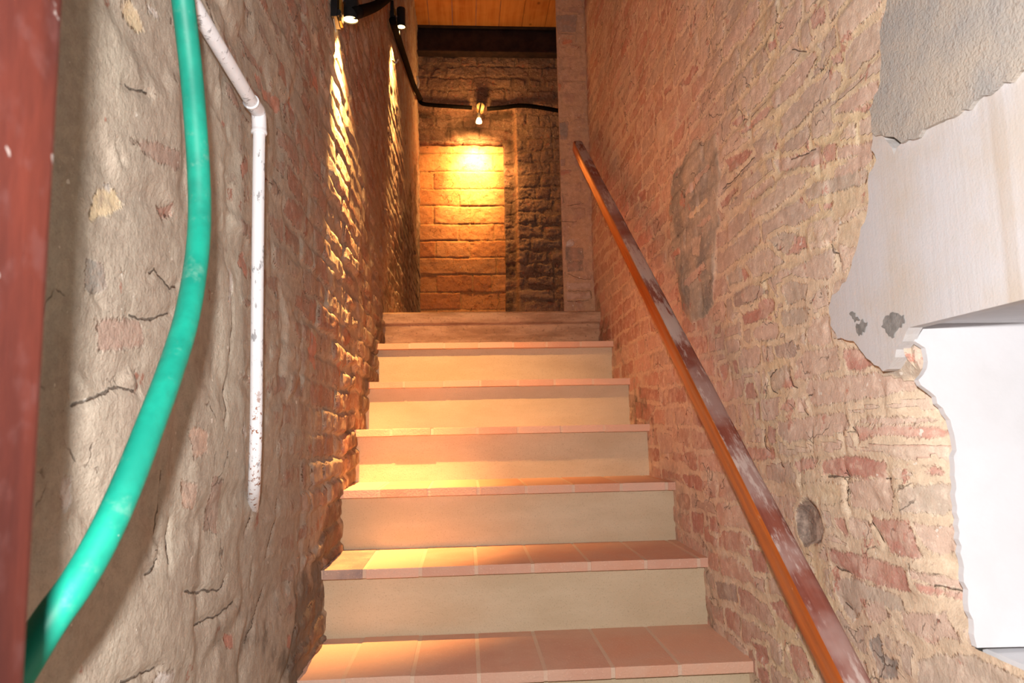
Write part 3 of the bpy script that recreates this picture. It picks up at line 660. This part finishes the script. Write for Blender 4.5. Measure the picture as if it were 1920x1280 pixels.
# ------------------------------------------------------------------ back wall with its blocked doorway
YB = 6.0
def pb(px, py):
    p = on_y(px, py, YB); return p[0], p[2]
def zb(py, px=880): return pb(px, py)[1]
def xb(px, py=400): return pb(px, py)[0]
def xbv(px, v):          # vertical line through px at mid height
    return xb(px)+0*v
def fields_back(u, v):
    sd, bid = masonry(u, v, 0.11, 0.30, 31, 0.5, 0.012, 0.02)
    sd = sd-0.02*sstep(-0.05, 0.15, fbm(u*3, v*3, 86, 3))
    bc = palette(bid, [(150,104,78), (138,92,68), (156,116,90), (128,88,66), (146,110,88)])
    mc = np.tile(np.array(lin((150,114,88))[:3]), (len(u), 1))*(1+0.5*fbm(u*5, v*5, 80, 3))[:, None]
    h = 0.026*fbm(u*4, v*4, 81, 3)+0.016*fbm(u*15, v*15, 82, 3)+0.007*fbm(u*60, v*60, 83, 2)+0.006*sstep(-.006, .006, sd)
    # shallow recess round the doorway, then the deeper blocked opening
    zt = zb(203); xr = xb(972); rag = 0.03*fbm(u*9, v*9, 84, 3)
    rec = sstep(0, 0.03, (zt-v)+rag)*sstep(0, 0.03, (xr-u)+rag*0.5)
    zt2 = zb(262); xr2 = xb(948)
    rec2 = sstep(0, 0.02, (zt2-v)+rag)*sstep(0, 0.02, (xr2-u)+rag*0.5)
    h = h-0.09*rec-0.20*rec2
    dark_mask = 0.40*sstep(-0.05, 0.12, fbm(u*5, v*5, 85, 3))+0.45*rec*(1-rec2)  # random darker patches, and a darker ring in the shallow recess
    fl = dict(sd=sd, bcol=bc, mcol=mc, h=h, dark_mask=dark_mask, crack=np.full_like(u, .1), bare=np.zeros_like(u))
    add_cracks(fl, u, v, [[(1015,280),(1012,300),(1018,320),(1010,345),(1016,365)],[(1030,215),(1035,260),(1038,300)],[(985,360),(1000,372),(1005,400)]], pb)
    return fl
def pos_back(u, v, h): return np.stack([u, YB-h, v], 1)
wall_back = wall_mesh('wall_back', np.arange(XL-0.06, 1.16, 0.009), np.arange(EYE+0.40, EYE+3.46, 0.009), fields_back, pos_back, M_BACK, None, None, False)
tag(wall_back, kind='structure')
ROWS = [(268,290,[]),(290,323,[927]),(323,355.5,[814]),(355.5,387,[862]),(387,421,[814,881]),(421,452,[860,926]),(452,483.5,[817,880]),(483.5,515,[929]),(515,549,[817,885,920]),(549,581,[863,932]),(581,614,[817,890]),(614,648,[855])]
YI = YB+0.13
def pi(px, py):
    p = on_y(px, py, YI); return p[0], p[2]
def fields_infill(u, v):
    sd = np.full(u.shape, -0.01); bid = np.zeros(u.shape); r = np.random.default_rng(4)
    uu = u+0.012*fbm(u*7, v*7, 90, 3); vv = v+0.014*fbm(u*6, v*6, 91, 3)
    for a, b, js in ROWS:
        xs = [pi(p, 420)[0] for p in [770]+js+[960]]; z1, z0 = pi(870, a)[1], pi(870, b)[1]
        for x0, x1 in zip(xs[:-1], xs[1:]):
            cid = r.random(); m = (uu > x0) & (uu <= x1) & (vv > z0) & (vv <= z1)
            d = np.minimum(np.minimum(uu-x0, x1-uu), np.minimum(vv-z0, z1-vv))[m]; sd[m] = d-0.005; bid[m] = cid
    bc = palette(bid, [(206,142,86), (198,130,76), (212,150,94), (190,118,68), (206,146,96)])
    mc = np.tile(np.array(lin((206,160,108))[:3]), (len(u), 1))
    h = 0.012*fbm(u*5, v*5, 92, 3)+0.008*fbm(u*24, v*24, 93, 3)+0.009*sstep(-0.008, 0.004, sd)*(0.4+bid)
    fl = dict(sd=sd, bcol=bc, mcol=mc, h=h, dark_mask=0.22*sstep(0.05, 0.25, fbm(u*5, v*5, 94, 3)), crack=np.full_like(u, .1), bare=np.zeros_like(u))
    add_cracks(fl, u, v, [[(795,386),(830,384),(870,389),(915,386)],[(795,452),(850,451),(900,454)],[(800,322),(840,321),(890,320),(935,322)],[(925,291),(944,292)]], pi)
    return fl
def pos_infill(u, v, h): return np.stack([u, YI-h, v], 1)
wall_mesh('block_infill', np.arange(XL-0.06, pi(962, 420)[0], 0.008), np.arange(EYE+0.40, pi(870, 244)[1], 0.008), fields_infill, pos_infill, M_TUFA, wall_back)

# ------------------------------------------------------------------ ceiling, floor
ZC = EYE+3.43
bm = bmesh.new(); x = XL-0.3; k = 0
while x < 1.3:
    add_box(bm, (x, 2.2, ZC), (x+0.196, 6.2, ZC+0.03), 0.003); x += 0.199
ceiling = obj('ceiling', bm, M_PLANK); tag(ceiling, kind='structure')
bm = bmesh.new(); add_box(bm, (-0.8, -0.6, -0.12), (1.3, 1.70, 0.0)); floor = obj('floor', bm, M_FLOOR); tag(floor, kind='structure')

# ------------------------------------------------------------------ staircase
G0, DG, DR, Z1 = 1.6491, 0.2747, 0.1772, EYE-0.5314
stairs = thing('staircase', 'straight stair of tan plaster risers and terracotta tile treads between brick walls', 'staircase', (0, 1.68, 0))
JOINTS = [[643,773,898,1023,1150,1275],[683,788,893,999,1105,1211,1310],[710,804,897,987,1075,1165,1250],[733,810,895,972,1053,1133],[757,832,900,971,1040,1112],[768,833,898,962,1025,1089]]
OV = 0.033; TH = 0.0245
XE = [(-0.362, 0.637), (-0.357, 0.637), (-0.362, 0.636), (-0.365, 0.630), (-0.360, 0.640), (-0.375, 0.651)]
TCOL = [(228,180,154), (222,170,144), (230,188,166), (216,168,146), (226,182,158)]
rt = random.Random(3)
for i in range(6):
    y = G0+DG*i; z = Z1+DR*i; xa, xc = XE[i]; xa -= 0.014; xc += 0.014
    # riser, rough plastered block
    bm = bmesh.new(); fs = add_box(bm, (xa-0.02, y+OV, z-DR-0.001), (xc+0.02, y+DG+OV-0.001, z-TH))
    rs = obj('riser', bm, M_RISER, stairs)
    # tread of tiles
    ypx = [None]
    mid = on_y(960, 640, y)
    def x_at(px):
        # solve for x on the nosing line (y, z)
        lo_, hi_ = -1.0, 1.5
        for _ in range(40):
            m_ = (lo_+hi_)/2; q = CM @ np.array([m_, y, z-EYE-0.01])
            if 960+F_PX*q[0]/q[2] < px: lo_ = m_
            else: hi_ = m_
        return m_
    xs = [xa]+[x_at(p) for p in JOINTS[i]]+[xc]
    xs = [xs[0]]+[v for v in xs[1:-1] if xa+0.03 < v < xc-0.02]+[xs[-1]]
    bm = bmesh.new(); cl = bm.loops.layers.float_color.new('tcol')
    def paint(fs_, col):
        for f in fs_:
            for l in f.loops: l[cl] = col
    g = 0.0045; depth = DG+OV+0.004
    grout = lin((222, 196, 174))
    before = set(bm.faces); add_box(bm, (xa, y+0.0012, z-TH+0.001), (xc, y+depth, z-0.0012)); paint([f for f in bm.faces if f not in before], grout)
    for a, b in zip(xs[:-1], xs[1:]):
        before = set(bm.faces)
        dz = rt.uniform(-0.0008, 0.0006); dy = rt.uniform(-0.0012, 0.0008)
        add_box(bm, (a+g, y+dy, z-TH+dz), (b-g, y+depth, z+dz), 0.0022)
        c = rt.choice(TCOL)
        if i == 1 and b < -0.12: c = (150, 134, 132)
        paint([f for f in bm.faces if f not in before], lin(c))
    obj('tread', bm, M_TILE, stairs)
# the landing edge: an older, rough step
y = G0+DG*6; z = Z1+DR*6
us = np.arange(-0.41, 0.69, 0.008)
bm = bmesh.new()
prof = [(0.052, z-DR-0.002), (0.046, z-0.13), (0.034, z-0.085), (0.030, z-0.060), (0.012, z-0.052), (0.004, z-0.030), (0.006, z-0.008), (0.020, z), (1.2, z+0.002), (2.6, z+0.002)]
prof2 = []
for (a, b), (c, d) in zip(prof[:-1], prof[1:]):
    n = 6 if c < 0.5 else 2
    prof2 += [(a+(c-a)*k/n, b+(d-b)*k/n) for k in range(n)]
prof2.append(prof[-1])
grid = []
for xx in us:
    row_ = []
    for (py_, pz_) in prof2:
        n = float(fbm(np.array([xx*6]), np.array([pz_*14+py_*3]), 101, 4)[0]); n2 = float(fbm(np.array([xx*40]), np.array([pz_*40]), 102, 2)[0])
        k = 1.0 if py_ < 0.4 else 0.2
        row_.append(bm.verts.new((xx, y+py_+k*(0.018*n+0.005*n2), pz_+k*0.006*n)))
    grid.append(row_)
for a, b in zip(grid[:-1], grid[1:]):
    for k in range(len(prof2)-1): bm.faces.new((a[k], b[k], b[k+1], a[k+1]))
o = obj('landing_edge', bm, M_LANDING, stairs, True); o['label'] = 'worn rough stone edge of the landing'
bm = bmesh.new(); add_box(bm, (-0.42, 3.30+0.08, 0.0), (1.15, 6.05, z-0.003)); lf = obj('floor_landing', bm, M_FLOOR)
lf.name = 'floor.001'; tag(lf, kind='structure')

# ------------------------------------------------------------------ handrail
a0 = Vector(on_x(1083, 274, 0.56)); b0 = Vector(on_x(1592, 1280, 0.56)); dv = (a0-b0).normalized(); b0 = b0-dv*0.55
L = (a0-b0).length
rail = thing('handrail', 'worn red and orange wooden handrail sloping up along the right brick wall', 'handrail', tuple(b0))
half = [(0.0, 0.0265), (0.010, 0.0262), (0.016, 0.025), (0.0205, 0.0225), (0.0225, 0.018), (0.0232, 0.011), (0.0230, 0.004), (0.0226, 0.000), (0.0226, -0.003), (0.0232, -0.008), (0.0240, -0.015), (0.0228, -0.023), (0.018, -0.030), (0.008, -0.033)]
prof = half+[(-x_, z_) for x_, z_ in half[::-1][:-1]]
prof = [(x_, z_) for x_, z_ in prof]
bm = bmesh.new(); ax = Vector((1, 0, 0)); up = ax.cross(dv).normalized()
NS = 60; rings = []
for k in range(NS+1):
    s = k/NS*L; wob = 1+0.012*math.sin(k*1.7)+0.01*math.sin(k*0.6)
    rings.append([bm.verts.new((x_*wob, s, z_*wob)) for x_, z_ in prof])
n = len(prof)
for ra, rb in zip(rings[:-1], rings[1:]):
    for k in range(n):
        f = bm.faces.new((ra[k], ra[(k+1) % n], rb[(k+1) % n], rb[k]))
        zmid = (prof[k][1]+prof[(k+1) % n][1])/2; f.material_index = 0 if zmid > 0.0205 else 1
f1 = bm.faces.new(rings[0][::-1]); f2 = bm.faces.new(rings[-1]); f1.material_index = f2.material_index = 1
for f in (f1, f2):
    pass
ro = obj('rail', bm, [M_RTOP, M_RSIDE], rail); ro.location = (0, 0, 0)
mt = Matrix.Identity(4)
for r in range(3): mt[r][0] = ax[r]; mt[r][1] = dv[r]; mt[r][2] = up[r]
ro.matrix_local = mt; auto_smooth(ro, 50)
for s in (0.12,):
    c = b0+dv*s; bm = bmesh.new()
    add_tube(bm, catmull([c-up*0.018+Vector((0.006, 0, 0)), c-up*0.035+Vector((0.02, 0, 0)), Vector((XR+0.01, c.y, c.z-0.03))], 5), 0.006, 10)
    obj('bracket', bm, M_BLACK, rail, True)

# ------------------------------------------------------------------ hose, pipe, post at the left
hp = [(-0.305, 335, -70), (-0.305, 343, 0), (-0.302, 357, 120), (-0.298, 366, 220), (-0.294, 373, 330), (-0.290, 374, 420), (-0.284, 367, 500), (-0.278, 349, 600), (-0.274, 318, 700), (-0.271, 281, 800), (-0.270, 242, 900),
      (-0.272, 197, 1000), (-0.277, 146, 1090), (-0.284, 96, 1160), (-0.292, 55, 1225), (-0.302, 10, 1300)]
hpts = [Vector(on_x(px, py, X)) for X, px, py in hp]
bm = bmesh.new(); cp = catmull(hpts, 8); add_tube(bm, cp, [0.0122]*len(cp), 24)
hose = obj('garden_hose', bm, M_HOSE, None, True)
tag(hose, 'thick green rubber hose hanging in a curve in front of the left wall', 'hose')
XP_ = -0.342
pipe = thing('water_pipe', 'thin white painted pipe with an elbow on the left wall right of the green hose', 'pipe', (XP_, 1.26, EYE-0.1))
pa = [Vector(on_x(340, -30, -0.338)), Vector(on_x(420, 105, -0.340)), Vector(on_x(474, 196, XP_))]
pb_ = [Vector(on_x(486, 236, XP_)), Vector(on_x(484, 400, XP_)), Vector(on_x(482, 600, XP_)), Vector(on_x(480, 800, XP_-0.001)), Vector(on_x(478, 870, XP_-0.003)), Vector(on_x(476, 925, XP_-0.014)), Vector(on_x(472, 965, XP_-0.042))]
bm = bmesh.new(); add_tube(bm, catmull(pa, 6), 0.0105, 18); obj('sloping_run', bm, M_PIPE, pipe, True)
bm = bmesh.new(); cc = catmull(pb_, 6); add_tube(bm, cc, 0.0100, 18); obj('vertical_run', bm, M_PIPE, pipe, True)
bm = bmesh.new()
e = [pa[-1]+(pa[1]-pa[2]).normalized()*0.012, pa[-1], Vector(on_x(484, 210, XP_)), pb_[0], pb_[0]+Vector((0, 0, -0.014))]
ce = catmull(e, 5); rr = [0.0128]+[0.0132]*2+[0.0120]*(len(ce)-6)+[0.0132]*2+[0.0128]; add_tube(bm, ce, rr, 18); obj('elbow', bm, M_PIPE, pipe, True)
bm = bmesh.new()
add_box(bm, (-0.33, 0.20, 0.0), (-0.203, 0.362, EYE+0.75), 0.004)
post = obj('wooden_post', bm, M_POST); tag(post, 'reddish brown painted wooden post at the far left edge in front of the stone wall', 'post')

# ------------------------------------------------------------------ steel beam
bm = bmesh.new(); zb0, zb1 = EYE+3.195, EYE+3.345
for lo, hi in (((-0.40, 5.86, zb0), (1.1, 5.96, zb0+0.014)), ((-0.40, 5.86, ZC-0.014), (1.1, 5.96, ZC)), ((-0.40, 5.905, zb0+0.012), (1.1, 5.915, ZC-0.012))):
    add_box(bm, lo, hi, 0.003)
beam = obj('steel_beam', bm, M_STEEL); tag(beam, 'dark steel beam under the wooden ceiling above the back wall', 'beam')

# ------------------------------------------------------------------ wall spotlights
def spotlight(label, head_px, head_r, Yh, mount_px, Ym, energy, aim):
    zp = on_y(*head_px, Yh); rim = Vector(zp); r = head_r
    t = thing('wall_spotlight', label, 'lamp', (XL, Ym, rim.z), 'spotlights on the left wall')
    up_ = Vector((0, 0, 1)); Lh = 0.105
    bm = bmesh.new()
    add_tube(bm, [rim+up_*0.0, rim+up_*0.003, rim+up_*(Lh-0.004), rim+up_*Lh], [r, r, r, r*0.94], 32, caps=False)
    add_tube(bm, [rim+up_*0.0, rim+up_*0.012], [r*0.93, r*0.9], 32, caps=False)
    vtop = [v for v in bm.verts if abs(v.co.z-(rim.z+Lh)) < 1e-5]; bm.faces.new(sorted(vtop, key=lambda v: math.atan2(v.co.y-rim.y, v.co.x-rim.x)))
    h = obj('head', bm, M_BLACK, t); auto_smooth(h)
    bm = bmesh.new(); add_tube(bm, [rim+up_*0.004, rim+up_*0.006], [r*0.92, r*0.92], 32); obj('lens', bm, M_GLOW, t)
    mo = Vector(on_y(*mount_px, Ym)); mx = XL-0.005
    bm = bmesh.new(); add_box(bm, (mx, Ym-0.035, mo.z-0.045), (mx+0.018, Ym+0.035, mo.z+0.06), 0.003); obj('wall_plate', bm, M_BLACK, t)
    bm = bmesh.new(); add_box(bm, (mx+0.02, Ym-0.018, mo.z-0.05), (mx+0.028, Ym+0.018, mo.z+0.02), 0.002); obj('clip', bm, M_BRASS, t)['label'] = 'brass coloured clip'
    bm = bmesh.new(); az = rim.z+0.055
    add_tube(bm, [Vector((mx+0.015, Ym, az)), Vector((rim.x-r*0.9, rim.y, az))], 0.006, 12); obj('arm', bm, M_GREY, t, True)
    bm = bmesh.new(); add_tube(bm, [Vector((mx+0.020, Ym-0.03, mo.z-0.03)), Vector((mx+0.020, Ym-0.002, mo.z-0.03))], [0.009, 0.009], 16); obj('knob', bm, M_BLACK, t)
    spot_light('spot_beam', rim+Vector((0, 0, -0.004)), rim+Vector(aim), energy, WARM, 0.012, 52, 0.85)
    spot_light('spot_spill', rim+Vector((0.004, 0, -0.004)), rim+Vector((0.02, 0.62, -1)), energy*0.38, WARM, 0.012, 84, 1.0)
    return t, mo
s1, m1 = spotlight('black spotlight on the left wall nearest the camera, cut by the top edge', (657, 38), 0.0235, 2.05, (612, 15), 1.99, 340, (-0.10, 0.17, -1))
s2, m2 = spotlight('smaller black spotlight farther up the left wall beside the wooden ceiling', (752, 51), 0.0230, 3.66, (727, 27), 3.63, 330, (-0.10, 0.15, -1))
bm = bmesh.new(); p0 = Vector(on_y(626, 38, 1.97)); add_tube(bm, catmull([p0+Vector((0, 0, 0.02)), p0, p0+Vector((0.003, 0, -0.018)), p0+Vector((0.006, 0, -0.036))], 4), 0.0012, 8)
tag(obj('loose_wire', bm, M_WHITEWIRE, None, True), 'short thin wire dangling below the nearest spotlight', 'wire')

# back lamp: bulb in a holder under a small junction box
lb = Vector(on_y(898, 226, 5.85))
bl = thing('bulb_lamp', 'bare glowing bulb in a black holder hanging on the back wall', 'lamp', (lb.x, 5.9, lb.z))
bm = bmesh.new(); bx = Vector(on_y(901, 201, 5.9)); add_tube(bm, [bx+Vector((0, 0.06, 0)), bx+Vector((0, -0.02, 0)), bx+Vector((0, -0.024, 0))], [0.034, 0.034, 0.028], 24); o = obj('junction_box', bm, M_PORC, bl); auto_smooth(o)
bm = bmesh.new(); add_box(bm, (bx.x-0.03, bx.y-0.02, bx.z+0.02), (bx.x+0.03, bx.y+0.05, bx.z+0.042), 0.004); obj('cap', bm, M_BLACK, bl)
bm = bmesh.new(); add_tube(bm, [bx+Vector((0, -0.03, 0.01)), bx+Vector((-0.004, -0.035, -0.02)), lb+Vector((0, 0, 0.05))], 0.006, 10); obj('stem', bm, M_BLACK, bl, True)
bm = bmesh.new(); add_tube(bm, [lb+Vector((0, 0, 0.066)), lb+Vector((0, 0, 0.022)), lb+Vector((0, 0, 0.018))], [0.014, 0.016, 0.015], 20); obj('holder', bm, M_BLACK, bl)
bm = bmesh.new(); add_tube(bm, [lb+Vector((0, 0, 0.02)), lb+Vector((0, 0, 0.006)), lb+Vector((0, 0, -0.010)), lb+Vector((0, 0, -0.020)), lb+Vector((0, 0, -0.024))], [0.015, 0.020, 0.026, 0.025, 0.012], 20); obj('bulb', bm, M_GLOW, bl, True)
spot_light('bulb_beam', lb+Vector((0, 0, -0.035)), lb+Vector((-0.05, 0.28, -0.40)), 90, WARM, 0.02, 130, 1.0)
spot_light('bulb_core', lb+Vector((0, 0, -0.035)), lb+Vector((-0.05, 0.28, -0.36)), 260, WARM, 0.02, 64, 1.0)
point_light('bulb_glow', lb+Vector((0, -0.05, 0.0)), 11, WARM, 0.03)

# conduits
def conduit(label, pts, r, clips=()):
    bm = bmesh.new(); add_tube(bm, catmull(pts, 8), r, 14)
    o = obj('cable_conduit', bm, M_CONDUIT, None, True); tag(o, label, 'conduit', 'black cable conduits')
    for c in clips:
        bm = bmesh.new(); add_tube(bm, [Vector(c[0]), Vector(c[1])], r*1.3, 14); k = obj('end_collar', bm, M_GREY, o, True)
    return o
xw = XL+0.022
A = Vector((xw+0.012, 1.99, on_y(672, 26, 2.0)[2])); B = Vector((xw+0.006, 3.55, on_y(722, 0, 3.55)[2]))
A = Vector(on_x(668, 24, XL+0.055)); B = Vector(on_x(727, -4, XL+0.03))
conduit('thick black conduit slanting between the two wall spotlights', [A, A.lerp(B, 0.5)+Vector((0, 0, -0.01)), B], 0.019)
q = [Vector(on_x(px, py, XL+0.02)) for px, py in ((736, 38), (750, 83), (764, 125), (776, 160))]
corner = Vector(on_y(786, 188, 5.93)); 
conduit('black conduit descending from the far spotlight to the back corner', q+[Vector((XL+0.03, 5.6, (q[-1].z+corner.z)/2+0.02))], 0.018)
y0 = 5.93
bk = [Vector(on_y(px, py, y0)) for px, py in ((786, 186), (792, 194), (812, 197), (840, 199), (885, 202))]
bk = [Vector((XL+0.035, 5.62, (q[-1].z+corner.z)/2+0.02))]+bk
conduit('black conduit from the left corner to the bulb on the back wall', bk, 0.017)
bk = [Vector(on_y(px, py, y0-0.01)) for px, py in ((913, 204), (940, 202), (975, 198), (1010, 201), (1050, 208))]
conduit('black conduit running from the bulb to the right along the back wall', bk, 0.018)
w0 = [Vector(on_y(px, py, 5.5)) for px, py in ((782, 143), (785, 155), (782, 166), (774, 168))]
bm = bmesh.new(); add_tube(bm, catmull(w0, 6), 0.007, 10); tag(obj('white_cable', bm, M_WHITEWIRE, None, True), 'short white cable loop at the top of the back left corner', 'cable')
w0 = [Vector(on_x(px, py, X)) for px, py, X in ((735, 112, XL), (741, 118, XL+0.03), (745, 114, XL+0.04), (746, 112, XL+0.045))]
bm = bmesh.new(); add_tube(bm, catmull(w0, 6), 0.004, 10); tag(obj('wire_hook', bm, M_WHITEWIRE, None, True), 'small bent wire hook sticking out of the left wall below the far spotlight', 'hook')
